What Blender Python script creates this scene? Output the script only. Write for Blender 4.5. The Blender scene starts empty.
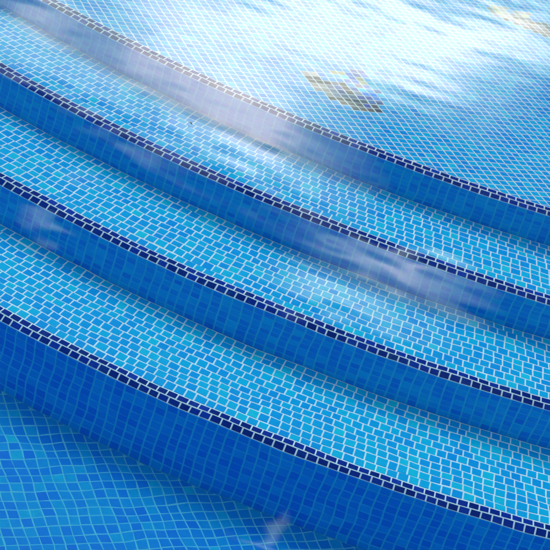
import bpy, math, random
import numpy as np

random.seed(7)
rng = np.random.default_rng(7)
scene = bpy.context.scene
col = scene.collection

# ------------------------------------------------------------------ dimensions (metres; z = 0 is the still water level)
EYE = 1.578                        # camera above the water
CX, CY = 0.450, 7.025              # common centre of the curved steps
R_EDGE = [2.807, 3.078, 3.354, 3.648]
Z_TOP = [-0.381, -0.5595, -0.738, -0.917]
Z_BASE = [-0.5595, -0.738, -0.917, -1.192]
Z_SHELF, Z_FLOOR = Z_TOP[0], Z_BASE[3]
A0, A1 = math.radians(-140), math.radians(-48)      # the arc that is tiled
NOSE = 0.0185                      # width of the navy row on the tread
DROP = 0.0140                      # and the drop of the navy row turning over the corner
GRID = math.radians(30.0)          # both flat floors are laid on the same bearing


# ------------------------------------------------------------------ node helpers
class Nodes:
    def __init__(self, tree):
        self.t = tree
        tree.nodes.clear()

    def n(self, kind, **kw):
        nd = self.t.nodes.new(kind)
        for k, v in kw.items():
            setattr(nd, k, v)
        return nd

    def put(self, sock, v):
        if isinstance(v, bpy.types.NodeSocket):
            self.t.links.new(v, sock)
        elif v is not None:
            if hasattr(sock, 'default_value') and not isinstance(v, (int, float)) and len(sock.default_value) == 4 and len(v) == 3:
                v = (*v, 1)
            sock.default_value = v

    def math(self, op, a, b=None, c=None, clamp=False):
        nd = self.n('ShaderNodeMath', operation=op, use_clamp=clamp)
        for i, v in enumerate((a, b, c)):
            if v is not None:
                self.put(nd.inputs[i], v)
        return nd.outputs[0]

    def mix(self, f, a, b, blend='MIX'):
        nd = self.n('ShaderNodeMix', data_type='RGBA', blend_type=blend)
        self.put(nd.inputs[0], f); self.put(nd.inputs[6], a); self.put(nd.inputs[7], b)
        return nd.outputs[2]

    def noise(self, vec, scale, detail=3, rough=0.55, dist=0.0):
        nd = self.n('ShaderNodeTexNoise')
        if vec is not None:
            self.put(nd.inputs['Vector'], vec)
        nd.inputs['Scale'].default_value = scale
        nd.inputs['Detail'].default_value = detail
        nd.inputs['Roughness'].default_value = rough
        nd.inputs['Distortion'].default_value = dist
        return nd.outputs[0]

    def ramp(self, fac, stops, interp='LINEAR'):
        nd = self.n('ShaderNodeValToRGB')
        nd.color_ramp.interpolation = interp
        el = nd.color_ramp.elements
        while len(el) < len(stops):
            el.new(0.5)
        for e, (p, c) in zip(el, stops):
            e.position = p
            e.color = (*c, 1)
        self.put(nd.inputs[0], fac)
        return nd.outputs[0]

    def smooth(self, v, lo, hi):
        nd = self.n('ShaderNodeMapRange', interpolation_type='SMOOTHSTEP')
        self.put(nd.inputs[0], v)
        nd.inputs[1].default_value = lo
        nd.inputs[2].default_value = hi
        return nd.outputs[0]


def new_mat(name):
    m = bpy.data.materials.new(name)
    m.use_nodes = True
    return m, Nodes(m.node_tree)


def tile_mat(name, stops, rough=0.35):
    """Glazed glass mosaic: each tile takes its own shade (face attribute 'tint'), with cloudy streaks inside it."""
    m, N = new_mat(name)
    at = N.n('ShaderNodeAttribute', attribute_name='tint')
    co = N.n('ShaderNodeTexCoord').outputs['Object']
    streak = N.noise(co, 70, 3, 0.6, 0.6)
    patch = N.noise(co, 3.0, 2, 0.5)
    f = N.math('ADD', at.outputs['Fac'], N.math('MULTIPLY', N.math('SUBTRACT', streak, 0.5), 0.35))
    f = N.math('ADD', f, N.math('MULTIPLY', N.math('SUBTRACT', patch, 0.5), 0.12), clamp=True)
    c = N.ramp(f, stops)
    bloom = N.math('MULTIPLY', N.smooth(N.noise(co, 22, 6, 0.7, 0.8), 0.52, 0.78), 0.10)   # faint lime bloom
    c = N.mix(bloom, c, (0.10, 0.48, 0.66))
    b = N.n('ShaderNodeBsdfPrincipled')
    N.put(b.inputs['Base Color'], c)
    b.inputs['Roughness'].default_value = rough
    b.inputs['Specular IOR Level'].default_value = 0.12
    o = N.n('ShaderNodeOutputMaterial')
    N.put(o.inputs[0], b.outputs[0])
    return m


def grout_mat(name, c0, c1):
    m, N = new_mat(name)
    co = N.n('ShaderNodeTexCoord').outputs['Object']
    f = N.noise(co, 9, 5, 0.65)
    fine = N.noise(co, 260, 3, 0.6)
    f = N.math('ADD', N.math('MULTIPLY', f, 0.8), N.math('MULTIPLY', fine, 0.3), clamp=True)
    c = N.ramp(f, [(0.35, c0), (0.75, c1)])
    b = N.n('ShaderNodeBsdfPrincipled')
    N.put(b.inputs['Base Color'], c)
    b.inputs['Roughness'].default_value = 0.9
    b.inputs['Specular IOR Level'].default_value = 0.05
    o = N.n('ShaderNodeOutputMaterial')
    N.put(o.inputs[0], b.outputs[0])
    return m


TREAD = tile_mat('sky_blue_mosaic', [(0.0, (0.0005, 0.28, 0.68)), (0.45, (0.0005, 0.38, 0.69)), (0.75, (0.001, 0.46, 0.69)), (1.0, (0.008, 0.58, 0.68))])
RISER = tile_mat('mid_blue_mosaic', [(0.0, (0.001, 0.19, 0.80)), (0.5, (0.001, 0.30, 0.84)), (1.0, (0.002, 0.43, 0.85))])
SHELF = tile_mat('shelf_mosaic', [(0.0, (0.0005, 0.25, 0.67)), (0.45, (0.0005, 0.35, 0.69)), (0.75, (0.001, 0.43, 0.70)), (1.0, (0.008, 0.54, 0.70))])
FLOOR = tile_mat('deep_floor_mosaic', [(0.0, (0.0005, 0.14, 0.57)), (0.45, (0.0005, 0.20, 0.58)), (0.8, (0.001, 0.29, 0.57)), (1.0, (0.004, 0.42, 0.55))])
NAVY = tile_mat('navy_mosaic', [(0.0, (0.002, 0.008, 0.13)), (0.5, (0.003, 0.015, 0.22)), (1.0, (0.006, 0.040, 0.38))], 0.25)
GROUT = grout_mat('white_grout', (0.66, 0.71, 0.70), (0.86, 0.88, 0.86))
GROUT_R = grout_mat('riser_shade_grout', (0.02, 0.50, 0.80), (0.05, 0.60, 0.84))  # riser joints: the dim blue light down there is put into the colour
GROUT_S = grout_mat('shelf_grout', (0.68, 0.70, 0.67), (0.80, 0.81, 0.78))
GROUT_F = grout_mat('floor_shade_grout', (0.08, 0.42, 0.57), (0.14, 0.51, 0.62))  # floor joints: shading at depth is put into the grout colour


# ------------------------------------------------------------------ mesh helpers
class Tiles:
    """Collects mosaic tiles (any convex polygon) and builds one mesh: pillowed tiles standing 1.2 mm proud of a grout bed."""
    H, BEV = 0.0012, 0.0007

    def __init__(self):
        self.v, self.f, self.m, self.t = [], [], [], []

    def tile(self, pts, nrm, mat=1, tint=None):
        pts = np.asarray(pts, float)
        c = pts.mean(0)
        d = c - pts
        L = np.linalg.norm(d, axis=1)[:, None]
        tilt = rng.normal(0, 0.00012, len(pts))[:, None]
        top = pts + d / np.maximum(L, 1e-6) * np.minimum(self.BEV * 1.4, L * 0.4) + np.asarray(nrm) * (self.H + tilt)
        k = len(self.v)
        n = len(pts)
        self.v += [tuple(p) for p in pts] + [tuple(p) for p in top]
        tint = rng.beta(2.0, 2.4) if tint is None else tint
        self.f.append(tuple(range(k + n, k + 2 * n)))
        for i in range(n):
            j = (i + 1) % n
            self.f.append((k + i, k + j, k + n + j, k + n + i))
        self.m += [mat] * (n + 1)
        self.t += [tint] * (n + 1)

    def face(self, pts, mat=0):
        k = len(self.v)
        self.v += [tuple(p) for p in pts]
        self.f.append(tuple(range(k, k + len(pts))))
        self.m.append(mat)
        self.t.append(0.5)

    def build(self, name, mats, parent=None):
        me = bpy.data.meshes.new(name)
        me.from_pydata(self.v, [], self.f)
        for m in mats:
            me.materials.append(m)
        me.polygons.foreach_set('material_index', np.array(self.m, dtype=np.int32))
        a = me.attributes.new('tint', 'FLOAT', 'FACE')
        a.data.foreach_set('value', np.array(self.t, dtype=np.float32))
        me.update()
        o = bpy.data.objects.new(name, me)
        col.objects.link(o)
        o.parent = parent
        return o


def pol(r, a, z):
    return (CX + r * math.cos(a), CY + r * math.sin(a), z)


def tag(o, label=None, cat=None, group=None, kind=None):
    for k, v in (('label', label), ('category', cat), ('group', group), ('kind', kind)):
        if v:
            o[k] = v
    return o


def empty(name, loc=(0, 0, 0), parent=None):
    o = bpy.data.objects.new(name, None)
    o.empty_display_size = 0.1
    o.location = loc
    col.objects.link(o)
    o.parent = parent
    return o


def clip(poly, keep_inside, r, centre):
    """Cut a flat polygon on the tangent of the circle of radius r nearest to it (the tiler's cut pieces along the curve)."""
    c = np.mean(poly, axis=0)
    d = c[:2] - np.array([CX, CY])
    u = d / np.linalg.norm(d)
    s = lambda p: (np.dot(p[:2] - np.array([CX, CY]), u) - r) * (1 if keep_inside else -1)
    out = []
    for i in range(len(poly)):
        a, b = poly[i], poly[(i + 1) % len(poly)]
        sa, sb = s(a), s(b)
        if sa <= 0:
            out.append(a)
        if (sa < 0 < sb) or (sb < 0 < sa):
            out.append(a + (b - a) * (sa / (sa - sb)))
    return out


def area(poly):
    a = 0
    for i in range(len(poly)):
        p, q = poly[i], poly[(i + 1) % len(poly)]
        a += p[0] * q[1] - p[1] * q[0]
    return abs(a) / 2


FW = np.random.default_rng(5)
WAVES = [(FW.uniform(30, 75), FW.uniform(0, 6.3), FW.uniform(0, 6.3), FW.uniform(0, 6.3)) for _ in range(10)]


def warp_xy(x, y, amp):
    dx = sum(math.sin(k * (x * math.cos(t) + y * math.sin(t)) + a) for k, t, a, b in WAVES)
    dy = sum(math.sin(k * (x * math.cos(t) + y * math.sin(t)) + b) for k, t, a, b in WAVES)
    return dx * amp / 2.2, dy * amp / 2.2


# ------------------------------------------------------------------ the curved flight
PITCH = 0.0228
steps = tag(empty('pool_steps', (CX, CY - R_EDGE[3], Z_FLOOR)),
            'curved flight of four underwater steps in blue mosaic with navy tiled edges', 'pool steps')
base_inv = np.array(steps.location)


def joints(a0, a1, pitch, off, jit=0.0006):
    n = int((a1 - a0) / pitch)
    return a0 + off * pitch + np.arange(n + 1) * pitch + rng.normal(0, jit, n + 1) * (pitch / PITCH)


def arc_bed(T, ra, za, rb, zb, mat=0, n=150):
    for i in range(n):
        a, b = A0 + (A1 - A0) * i / n, A0 + (A1 - A0) * (i + 1) / n
        T.face([pol(ra, a, za), pol(rb, a, zb), pol(rb, b, zb), pol(ra, b, za)], mat)


G = 0.0029                          # grout joint width


def arc_row(T, r0, z0, r1, z1, off, nrm_r, nrm_z, mat=1, gap=G, jit=0.0006, jl=None, jl1=None, rowgap=None, wav=0.0, shift=0.0):
    """One row of tiles between the circles (r0, z0) and (r1, z1)."""
    rm = (r0 + r1) / 2
    ja = joints(A0, A1, PITCH / rm, off, jit) if jl is None else jl
    L = math.hypot(r1 - r0, z1 - z0)
    e = (gap if rowgap is None else rowgap) / 2 / L
    for i in range(len(ja) - 1):
        g = gap / 2 / rm
        a, b = ja[i] + g, ja[i + 1] - g
        a1, b1 = (a, b) if jl1 is None else (jl1[i] + g, jl1[i + 1] - g)
        k = rng.normal(0, 0.015, 4)

        def P(f, t):
            r = r0 + (r1 - r0) * f
            if wav:                 # rows follow the hand-laid sheets, not a perfect circle
                r += warp_xy(r * math.cos(t) * 0.7, r * math.sin(t) * 0.7, wav)[0]
            return pol(r, t, z0 + (z1 - z0) * f)

        m = (a + b) / 2
        T.tile([P(e + k[0], a), P(1 - e + k[1], a1), P(1 - e + k[2], b1), P(e + k[3], b)],
               (nrm_r * math.cos(m), nrm_r * math.sin(m), nrm_z), mat, min(1.0, max(0.0, rng.beta(2.0, 2.4) + shift)))


for s in range(4):
    R, zt, zb = R_EDGE[s], Z_TOP[s], Z_BASE[s]
    st = empty('step', (0, 0, 0), steps)
    st.location = -base_inv
    Rf = R + 0.009                  # face of the riser
    Rn = R - 0.005                  # start of the rounded corner on the tread
    # the rounded navy edge: one row on the tread, one row turning over the corner
    T = Tiles()
    arc_bed(T, Rn - NOSE - 0.001, zt, Rn, zt)
    arc_bed(T, Rn, zt, Rf, zt - DROP)
    top_off = 0.25 * s
    mid = math.radians(-98)
    pr = PITCH / (Rn - PITCH / 2)
    nj = int((A1 - A0) / pr)
    ju = mid + (np.arange(nj) - int((mid - A0) / pr) + top_off) * pr + rng.normal(0, 0.0007, nj) * pr / PITCH
    arc_row(T, Rn - NOSE - 0.0005, zt, Rn - 0.0002, zt, 0, 0, 1, jl=ju)
    face_off = (top_off + 0.42) % 1.0
    pr = PITCH / R
    jl = mid + (np.arange(nj) - int((mid - A0) / pr) + face_off) * pr + rng.normal(0, 0.0007, nj) * pr / PITCH
    sq = math.sqrt(0.5)
    arc_row(T, Rn, zt, Rf, zt - DROP, 0, sq, sq, gap=0.0032, jl=jl)
    T.build('nosing', [GROUT, NAVY], st)
    # the riser: seven rows on straight vertical joints
    T = Tiles()
    arc_bed(T, Rf, zt - DROP, Rf, zb - 0.002)
    rows = 7 if s < 3 else 9
    zs = np.linspace(zt - DROP, zb, rows + 1)
    zs[1:-1] += rng.normal(0, 0.0006, rows - 1)
    zwig = [np.array([warp_xy(a * R * 0.5, z * 0.75, 0.0014)[0] for a in jl]) / R for z in zs]
    for k in range(rows):
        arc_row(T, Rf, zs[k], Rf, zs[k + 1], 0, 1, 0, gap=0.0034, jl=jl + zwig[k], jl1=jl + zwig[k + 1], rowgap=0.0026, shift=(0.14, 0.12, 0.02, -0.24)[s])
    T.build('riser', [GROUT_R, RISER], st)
    # the tread behind the edge (the top one is the shelf floor)
    if s > 0:
        T = Tiles()
        r_in, r_out = R_EDGE[s - 1] + 0.009, Rn - NOSE - 0.001
        rows = 11 if s < 3 else 11
        rows = round((r_out - r_in) / 0.0235)
        arc_bed(T, r_in - 0.004, zt, r_out, zt)
        rs = np.linspace(r_in + 0.001, r_out, rows + 1)
        rs[1:-1] += rng.normal(0, 0.0013, rows - 1)
        off = rng.random()
        for k in range(rows):
            off += rng.choice([0.03, -0.04, 0.34, 0.42, -0.3], p=[.3, .2, .2, .2, .1])
            arc_row(T, rs[k], zt, rs[k + 1], zt, off % 1.0, 0, 1, jit=0.0010, wav=0.0010 if 0 < k < rows - 1 else 0.0)
        T.build('tread', [GROUT, TREAD], st)

# ------------------------------------------------------------------ flat floors on a straight grid
ca, sa = math.cos(GRID), math.sin(GRID)


def cell_pts(i, j, p, q, o, z, gap, wob, warp=0.0):
    out = []
    for (u, v) in ((0, 0), (1, 0), (1, 1), (0, 1)):
        x = (i + u) * p + (gap / 2 if u == 0 else -gap / 2) + wob[0][u + 2 * v]
        y = (j + v) * q + (gap / 2 if v == 0 else -gap / 2) + wob[1][u + 2 * v]
        X, Y = o[0] + x * ca - y * sa, o[1] + x * sa + y * ca
        if warp:                    # the sheets are not laid perfectly straight
            wx_, wy_ = warp_xy(X, Y, warp)
            X, Y = X + wx_, Y + wy_
        out.append(np.array([X, Y, z]))
    return out


# mosaic motifs in the shelf: colours by cell (i along the rows, j away from the steps)
BROWN, SLATE, LILAC, NAVYC, BLUEC, CREAM, YELLOW, CYAN = range(8)
motif_one = {
    (0, 0): SLATE, (1, 0): BROWN, (2, 0): BROWN, (3, 0): SLATE,
    (-1, 1): BROWN, (0, 1): SLATE, (1, 1): BROWN, (2, 1): NAVYC, (3, 1): BROWN,
    (-2, 2): BROWN, (-1, 2): BROWN, (0, 2): BROWN, (1, 2): SLATE, (2, 2): SLATE, (3, 2): BLUEC, (4, 2): NAVYC,
    (-2, 3): CREAM, (-1, 3): LILAC, (0, 3): LILAC, (1, 3): LILAC, (2, 3): NAVYC, (3, 3): NAVYC, (4, 3): BLUEC,
    (-3, 4): CREAM, (-2, 4): CREAM, (-1, 4): LILAC, (0, 4): NAVYC, (1, 4): BROWN, (2, 4): LILAC, (3, 4): BLUEC, (4, 4): BLUEC, (5, 4): CYAN,
    (-3, 5): CREAM, (-2, 5): CREAM, (-1, 5): LILAC, (0, 5): BLUEC, (1, 5): BROWN, (2, 5): BLUEC, (3, 5): CYAN, (5, 5): BLUEC,
    (-3, 6): BROWN, (-2, 6): BROWN, (-1, 6): BROWN, (0, 6): LILAC, (1, 6): BROWN, (3, 6): LILAC, (4, 6): BLUEC, (5, 6): CYAN,
    (-3, 7): BROWN, (-2, 7): BROWN, (2, 7): BLUEC, (3, 7): BLUEC, (4, 7): YELLOW, (5, 7): CYAN,
    (-3, 8): CREAM, (-2, 8): CREAM, (2, 8): CYAN, (3, 8): BLUEC, (4, 8): YELLOW, (1, 9): YELLOW, (2, 9): YELLOW, (3, 9): BLUEC, (4, 9): BLUEC, (5, 9): BLUEC, (4, 10): BLUEC, (5, 10): BLUEC,
}
motif_two = {
    (0, 0): SLATE, (1, 0): BROWN, (2, 0): BROWN, (-1, 1): BROWN, (0, 1): BROWN, (1, 1): SLATE, (2, 1): NAVYC,
    (-2, 2): BROWN, (-1, 2): SLATE, (0, 2): LILAC, (1, 2): BROWN, (2, 2): NAVYC, (3, 2): BLUEC,
    (-3, 3): BROWN, (-2, 3): LILAC, (-1, 3): LILAC, (0, 3): CREAM, (1, 3): LILAC, (2, 3): BROWN, (3, 3): BLUEC,
    (-4, 4): BROWN, (-3, 4): LILAC, (-2, 4): CREAM, (-1, 4): CREAM, (0, 4): BROWN, (1, 4): SLATE, (2, 4): BROWN,
    (-5, 5): LILAC, (-4, 5): CREAM, (-3, 5): CREAM, (-2, 5): BROWN, (-1, 5): BROWN, (0, 5): LILAC,
    (-5, 6): CREAM, (-4, 6): YELLOW, (-3, 6): CREAM, (-2, 6): LILAC, (-1, 6): CREAM, (0, 6): YELLOW,
    (-5, 7): CREAM, (-4, 7): YELLOW, (-3, 7): CREAM, (-1, 7): CREAM, (0, 7): CREAM, (1, 7): CREAM, (-4, 8): YELLOW, (-3, 8): CREAM, (-2, 8): CREAM,
}
MC = {BROWN: (0.075, 0.058, 0.045), SLATE: (0.03, 0.04, 0.055), LILAC: (0.18, 0.19, 0.27), NAVYC: (0.008, 0.025, 0.25),
      BLUEC: (0.01, 0.16, 0.55), CREAM: (0.42, 0.38, 0.33), YELLOW: (0.52, 0.48, 0.25), CYAN: (0.05, 0.55, 0.75)}


def plain_tile_mat(name, c):
    return tile_mat(name, [(0.0, tuple(v * 0.6 for v in c)), (0.5, c), (1.0, tuple(min(0.9, v * 1.5) for v in c))])


MM = [plain_tile_mat(n, MC[k]) for k, n in enumerate(
    ['brown_mosaic', 'slate_mosaic', 'lilac_mosaic', 'dark_blue_mosaic', 'cobalt_mosaic', 'cream_mosaic', 'yellow_mosaic', 'cyan_mosaic'])]

PS, QS = 0.0216, 0.0210
O_S = (0.0520, 4.4282)              # a tile corner of the shelf grid
c2 = np.array([0.5126, 5.3705]) - np.array(O_S)
O2 = (round((c2[0] * ca + c2[1] * sa) / PS), round((-c2[0] * sa + c2[1] * ca) / QS))
special = {}
for k, v in motif_one.items():
    special[k] = (0, v)
for k, v in motif_two.items():
    special[(k[0] + O2[0], k[1] + O2[1])] = (1, v)

r_in = R_EDGE[0] - 0.005 - NOSE - 0.001
T = Tiles()
M = [Tiles(), Tiles()]
NW = 260
wx = np.cumsum(rng.normal(0, 0.0002, NW)); wy = np.cumsum(rng.normal(0, 0.0002, NW))
for i in range(-150, 150):
    for j in range(-150, 150):
        x, y = (i + .5) * PS, (j + .5) * QS
        X, Y = O_S[0] + x * ca - y * sa, O_S[1] + x * sa + y * ca
        if not (-1.7 < X < 2.3 and Y < 6.9):
            continue
        rr = math.hypot(X - CX, Y - CY)
        if rr > r_in + 0.02:
            continue
        w = rng.normal(0, 0.00025, (2, 4))
        pts = cell_pts(i, j, PS, QS, O_S, Z_SHELF, 0.0030, w, 0.0006)
        if rr > r_in - 0.02:
            pts = clip(pts, True, r_in - 0.0012, None)
            if len(pts) < 3 or area(pts) < 3e-5:
                continue
        sp = special.get((i, j))
        if sp:
            M[sp[0]].tile(pts, (0, 0, 1), sp[1])
        else:
            T.tile(pts, (0, 0, 1))
n = 120
for i in range(n):                  # grout bed of the shelf: a fan out to the curved edge, then back to the far side
    a, b = A0 + (A1 - A0) * i / n, A0 + (A1 - A0) * (i + 1) / n
    T.face([pol(r_in, a, Z_SHELF), pol(r_in, b, Z_SHELF), (CX, CY + 1.5, Z_SHELF)], 0)
shelf = T.build('pool_shelf', [GROUT_S, SHELF])
tag(shelf, 'shallow shelf floor of pale blue square mosaic above the steps', 'pool floor', kind='structure')
labels = ['patch of brown, navy and lilac tiles inlaid in the shelf near the top step',
          'pale cream and brown tile patch inlaid in the shelf at the upper right corner']
for k in range(2):
    o = M[k].build('mosaic_inlay', MM)
    tag(o, labels[k], 'mosaic', 'coloured tile patches inlaid in the shelf')

# deep floor
PF, QF = 0.0240, 0.0242
O_F = (-0.288, 3.182)
r_b = R_EDGE[3] + 0.009
T = Tiles()
T.H, T.BEV = 0.0005, 0.0004
for i in range(-130, 130):
    for j in range(-130, 130):
        x, y = (i + .5) * PF, (j + .5) * QF
        X, Y = O_F[0] + x * ca - y * sa, O_F[1] + x * sa + y * ca
        if not (-1.6 < X < 1.9 and 1.9 < Y):
            continue
        rr = math.hypot(X - CX, Y - CY)
        if rr < r_b - 0.02 or rr > 5.4:
            continue
        w = rng.normal(0, 0.0004, (2, 4))
        pts = cell_pts(i, j, PF, QF, O_F, Z_FLOOR, 0.0026, w, 0.0014)
        if rr < r_b + 0.02:
            pts = clip(pts, False, r_b + 0.0012, None)
            if len(pts) < 3 or area(pts) < 3e-5:
                continue
        T.tile(pts, (0, 0, 1))
T.face([(-7, -5, Z_FLOOR), (8, -5, Z_FLOOR), (8, 9, Z_FLOOR), (-7, 9, Z_FLOOR)], 0)
floor = T.build('pool_floor', [GROUT_F, FLOOR])
tag(floor, 'deep pool floor of square blue mosaic below the lowest step', 'pool floor', kind='structure')

# ------------------------------------------------------------------ water: a really rippled surface over the whole pool
def axis(lo, hi, a, b, fine, coarse):
    mid = np.arange(a, b, fine)
    left = a - np.cumsum(np.geomspace(fine, coarse, 60)); left = left[left > lo][::-1]
    right = mid[-1] + np.cumsum(np.geomspace(fine, coarse, 60)); right = right[right < hi]
    return np.concatenate([[lo], left, mid, right, [hi]])


xs = axis(-7, 8, -1.3, 1.5, 0.0095, 0.5)
ys = axis(-5, 9, 1.9, 5.6, 0.0095, 0.5)
XX, YY = np.meshgrid(xs, ys)
Z = np.zeros_like(XX)
wr = np.random.default_rng(21)
# wind ripples: many short sine trains with random bearings, slopes given directly
for (lam0, lam1, slope, count) in ((0.45, 1.1, 0.0022, 16), (0.16, 0.40, 0.0014, 30), (0.05, 0.12, 0.0023, 44)):
    for _ in range(count):
        lam = wr.uniform(lam0, lam1)
        th = wr.normal(math.radians(70), 0.75)
        kx, ky = 2 * math.pi / lam * math.cos(th), 2 * math.pi / lam * math.sin(th)
        amp = slope * math.sqrt(2 / count) * lam / (2 * math.pi)
        bend = 0.25 * np.sin(wr.uniform(0.5, 2) * XX + wr.uniform(0.5, 2) * YY + wr.uniform(0, 6))
        Z += amp * np.sin(kx * XX + ky * YY + bend * 2 + wr.uniform(0, 2 * math.pi))
nx, ny = len(xs), len(ys)
me = bpy.data.meshes.new('water')
V = np.stack([XX.ravel(), YY.ravel(), Z.ravel()], 1).astype(np.float32)
ii = (np.arange(ny - 1)[:, None] * nx + np.arange(nx - 1)[None, :]).ravel()
Q = np.stack([ii, ii + 1, ii + nx + 1, ii + nx], 1).astype(np.int32)
me.vertices.add(len(V)); me.vertices.foreach_set('co', V.ravel())
me.loops.add(Q.size); me.loops.foreach_set('vertex_index', Q.ravel())
me.polygons.add(len(Q)); me.polygons.foreach_set('loop_start', np.arange(0, Q.size, 4, dtype=np.int32))
me.update(calc_edges=True)
me.polygons.foreach_set('use_smooth', np.ones(len(Q), dtype=bool))
water = bpy.data.objects.new('water', me)
col.objects.link(water)
tag(water, 'clear rippled pool water mirroring white clouds', 'water', kind='structure')
wm, N = new_mat('pool_water')
nd = N.n('ShaderNodeBsdfRefraction')
nd.inputs['Color'].default_value = (1, 1, 1, 1)
nd.inputs['Roughness'].default_value = 0.0
nd.inputs['IOR'].default_value = 1.334
refr = nd.outputs[0]
fr = N.n('ShaderNodeFresnel'); fr.inputs['IOR'].default_value = 1.334
gl = N.n('ShaderNodeBsdfGlossy'); gl.inputs['Roughness'].default_value = 0.0
mx = N.n('ShaderNodeMixShader')
N.put(mx.inputs[0], fr.outputs[0]); N.put(mx.inputs[1], refr); N.put(mx.inputs[2], gl.outputs[0])
va = N.n('ShaderNodeVolumeAbsorption')
va.inputs['Color'].default_value = (0.25, 0.90, 0.985, 1)
va.inputs['Density'].default_value = 0.25
o = N.n('ShaderNodeOutputMaterial')
N.put(o.inputs[0], mx.outputs[0]); N.put(o.inputs[1], va.outputs[0])
me.materials.append(wm)

# ------------------------------------------------------------------ scraps floating on the water
lm, N = new_mat('wet_leaf')
co = N.n('ShaderNodeTexCoord').outputs['Object']
c = N.ramp(N.noise(co, 300, 3), [(0.3, (0.006, 0.010, 0.008)), (0.7, (0.03, 0.035, 0.02))])
b = N.n('ShaderNodeBsdfPrincipled'); N.put(b.inputs['Base Color'], c); b.inputs['Roughness'].default_value = 0.4
o = N.n('ShaderNodeOutputMaterial'); N.put(o.inputs[0], b.outputs[0])


def leaf(x, y, L, W, rot, label):
    vs, fs = [], []
    n = 9
    for k in range(n):
        t = k / (n - 1)
        w = W * math.sin(math.pi * t) ** 0.7 * (1 - 0.35 * t)
        zc = 0.0012 * math.sin(math.pi * t) + 0.0006 * math.sin(5 * t)
        for sgn in (-1, 0, 1):
            vs.append((L * (t - .5), sgn * w / 2 + 0.1 * W * math.sin(3 * t), zc + (0.0009 if sgn else 0)))
    for k in range(n - 1):
        for q in range(2):
            a = k * 3 + q
            fs.append((a, a + 3, a + 4, a + 1))
    m = bpy.data.meshes.new('leaf_scrap')
    m.from_pydata(vs, [], fs)
    m.materials.append(lm)
    for p in m.polygons:
        p.use_smooth = True
    o = bpy.data.objects.new('leaf_scrap', m)
    col.objects.link(o)
    o.location = (x, y, 0.0022)
    o.rotation_euler = (0, 0, rot)
    tag(o, label, 'leaf')


leaf(-0.2588, 3.694, 0.010, 0.006, -0.5, 'tiny dark leaf scrap floating on the water over the upper tread')

# ------------------------------------------------------------------ sky: Nishita blue with clouds at their places in the sky
SUN_AZ, SUN_EL = -38.0, 58.0        # degrees; azimuth measured from +y towards +x
world = bpy.data.worlds.new('World')
scene.world = world
world.use_nodes = True
N = Nodes(world.node_tree)
sky = N.n('ShaderNodeTexSky', sky_type='NISHITA')
sky.sun_disc = False
sky.sun_elevation = math.radians(SUN_EL)
sky.sun_rotation = math.radians(SUN_AZ)
sky.air_density = 1.0
sky.dust_density = 1.0
sky.ozone_density = 2.0
tc = N.n('ShaderNodeTexCoord').outputs['Generated']
sep = N.n('ShaderNodeSeparateXYZ'); N.put(sep.inputs[0], tc)
az = N.math('MULTIPLY', N.math('ARCTAN2', sep.outputs[0], sep.outputs[1]), 180 / math.pi)
el = N.math('MULTIPLY', N.math('ARCSINE', sep.outputs[2]), 180 / math.pi)
comb = N.n('ShaderNodeCombineXYZ'); N.put(comb.inputs[0], az); N.put(comb.inputs[1], el)
warp = N.n('ShaderNodeTexNoise'); N.put(warp.inputs['Vector'], comb.outputs[0])
warp.inputs['Scale'].default_value = 0.55; warp.inputs['Detail'].default_value = 4
wsep = N.n('ShaderNodeSeparateColor'); N.put(wsep.inputs[0], warp.outputs['Color'])
azw = N.math('ADD', az, N.math('MULTIPLY', N.math('SUBTRACT', wsep.outputs[0], 0.5), 1.5))
elw = N.math('ADD', el, N.math('MULTIPLY', N.math('SUBTRACT', wsep.outputs[1], 0.5), 1.1))
# (azimuth, elevation, half widths, bearing of the long axis in degrees, weight)
CLOUDS = [
    (-3.48, 20.52, 2.44, 1.43, 8, 1.10),
    (1.00, 19.28, 2.06, 0.92, -7, 0.90),
    (-3.12, 22.33, 1.78, 0.69, 8, 0.60),
    (-1.23, 23.04, 1.59, 0.46, 7, 0.45),
    (-5.74, 21.68, 2.28, 0.40, 14, 0.35),
    (-7.36, 22.70, 3.27, 0.68, 9, 0.48),
    (4.38, 17.27, 1.13, 0.62, -5, 0.45),
    (-0.98, 18.64, 5.15, 0.86, -10, 0.50),
    (-9.65, 21.28, 0.98, 0.45, 5, 0.50),
    (3.62, 24.88, 1.61, 0.35, 4, 1.00),
    (2.57, 26.33, 1.62, 0.46, 2, 0.75),
    (-7.69, 26.88, 0.63, 0.23, 10, 0.50),
    (-7.23, 25.34, 0.86, 0.17, 5, 0.25),
    (2.59, 33.27, 0.23, 0.11, -50, 0.70),
    (2.43, 33.74, 0.63, 0.11, -10, 0.70),
    (-0.11, 34.85, 0.86, 0.11, -8, 0.50),
    (3.63, 18.19, 2.27, 1.28, -14, 0.42),
]
total = None
for (a, e, wl, ws, rot, amp) in CLOUDS:
    c_, s_ = math.cos(math.radians(rot)), math.sin(math.radians(rot))
    k = math.cos(math.radians(e))
    da = N.math('MULTIPLY', N.math('SUBTRACT', azw, a), k)
    de = N.math('SUBTRACT', elw, e)
    u = N.math('MULTIPLY_ADD', da, c_ / wl, N.math('MULTIPLY', de, s_ / wl))
    v = N.math('MULTIPLY_ADD', da, -s_ / ws, N.math('MULTIPLY', de, c_ / ws))
    q = N.math('ADD', N.math('MULTIPLY', u, u), N.math('MULTIPLY', v, v))
    g = N.math('MULTIPLY', N.math('EXPONENT', N.math('MULTIPLY', q, -0.5)), amp)
    total = g if total is None else N.math('ADD', total, g)
stretch = N.n('ShaderNodeMapping'); N.put(stretch.inputs[0], comb.outputs[0])
stretch.inputs['Location'].default_value = (3.7, 1.9, 0.0)
stretch.inputs['Rotation'].default_value = (0, 0, math.radians(38))
stretch.inputs['Scale'].default_value = (0.55, 1.25, 1)
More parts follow.
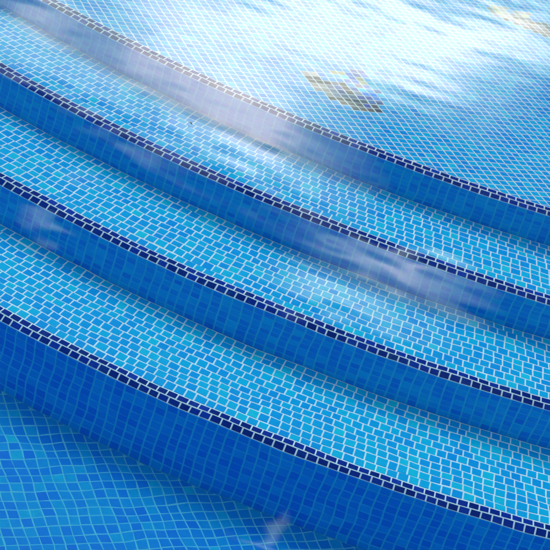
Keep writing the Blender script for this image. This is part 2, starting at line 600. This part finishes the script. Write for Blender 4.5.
fbm = N.noise(stretch.outputs[0], 0.55, 7, 0.6, 0.4)
cover = N.math('MULTIPLY', total, N.math('MULTIPLY_ADD', fbm, 1.35, 0.36))
cover = N.math('MAXIMUM', N.math('SUBTRACT', cover, 0.10), 0.0)
cover = N.math('MINIMUM', cover, 1.25)
# broken cloud over the rest of the sky
rest = N.smooth(N.noise(tc, 2.6, 6, 0.6, 0.3), 0.47, 0.72)
da0 = N.math('DIVIDE', N.math('SUBTRACT', az, 0.5), 16.0)
de0 = N.math('DIVIDE', N.math('SUBTRACT', el, 26.0), 14.0)
away = N.smooth(N.math('ADD', N.math('MULTIPLY', da0, da0), N.math('MULTIPLY', de0, de0)), 0.9, 1.6)
rest = N.math('MULTIPLY', N.math('MULTIPLY', rest, away), 0.8)
skyc = N.mix(1.0, sky.outputs[0], (0.004, 0.038, 0.11), 'MULTIPLY')
c1 = N.mix(rest, skyc, (6.9, 7.7, 7.4))
cl = N.n('ShaderNodeVectorMath', operation='SCALE'); N.put(cl.inputs[0], N.mix(N.smooth(cover, 0.35, 1.05), (3.5, 4.4, 3.1), (4.7, 4.4, 3.5))); N.put(cl.inputs[3], cover)   # thin cloud lets the blue through
c2 = N.mix(1.0, c1, cl.outputs[0], 'ADD')
# the bright aureole round the veiled sun
sd = N.n('ShaderNodeVectorMath', operation='DOT_PRODUCT'); N.put(sd.inputs[0], tc)
ce = math.cos(math.radians(SUN_EL))
sd.inputs[1].default_value = (ce * math.sin(math.radians(SUN_AZ)), ce * math.cos(math.radians(SUN_AZ)), math.sin(math.radians(SUN_EL)))
halo = N.math('EXPONENT', N.math('MULTIPLY', N.math('SUBTRACT', sd.outputs['Value'], 1.0), 45.0))
hl = N.n('ShaderNodeVectorMath', operation='SCALE'); hl.inputs[0].default_value = (9.0, 9.4, 8.6); N.put(hl.inputs[3], halo)
c2 = N.mix(1.0, c2, hl.outputs[0], 'ADD')
bg = N.n('ShaderNodeBackground'); N.put(bg.inputs[0], c2); bg.inputs[1].default_value = 1.0
o = N.n('ShaderNodeOutputWorld'); N.put(o.inputs[0], bg.outputs[0])

sl = bpy.data.lights.new('sun', 'SUN')
sl.energy = 2.0
sl.angle = math.radians(28)        # veiled by thin cloud: soft shadows
sl.color = (1.0, 0.985, 0.91)
so = bpy.data.objects.new('sun', sl)
col.objects.link(so)
so.rotation_euler = (math.radians(90 - SUN_EL), 0, math.radians(180 - SUN_AZ))

# ------------------------------------------------------------------ camera
cam = bpy.data.cameras.new('camera')
cam.sensor_width = 36
cam.lens = 36 * 1982.35 / 550
cam.dof.use_dof = True
cam.dof.focus_distance = 3.45
cam.dof.aperture_fstop = 24
cam.clip_end = 500
cam.clip_start = 0.05
co_ = bpy.data.objects.new('camera', cam)
col.objects.link(co_)
pitch, roll = 0.46206, 0.32037
from mathutils import Matrix, Vector
fwd = Vector((0, math.cos(pitch), -math.sin(pitch)))
right = Vector((1, 0, 0))
up = right.cross(fwd)
r2 = right * math.cos(roll) + up * math.sin(roll)
u2 = -right * math.sin(roll) + up * math.cos(roll)
mat = Matrix((r2, u2, -fwd)).transposed().to_4x4()
mat.translation = (0, 0, EYE)
co_.matrix_world = mat
scene.camera = co_

# ------------------------------------------------------------------ render
scene.render.engine = 'CYCLES'
cy = scene.cycles
cy.use_denoising = True
cy.denoiser = 'OPENIMAGEDENOISE'
cy.denoising_input_passes = 'RGB_ALBEDO_NORMAL'
cy.caustics_refractive = True
cy.caustics_reflective = False
cy.max_bounces = 12
cy.diffuse_bounces = 4
cy.glossy_bounces = 4
cy.transmission_bounces = 8
cy.sample_clamp_indirect = 12
cy.blur_glossy = 0.0
scene.view_settings.view_transform = 'Standard'
scene.view_settings.look = 'None'
scene.view_settings.exposure = 0
scene.view_settings.gamma = 1
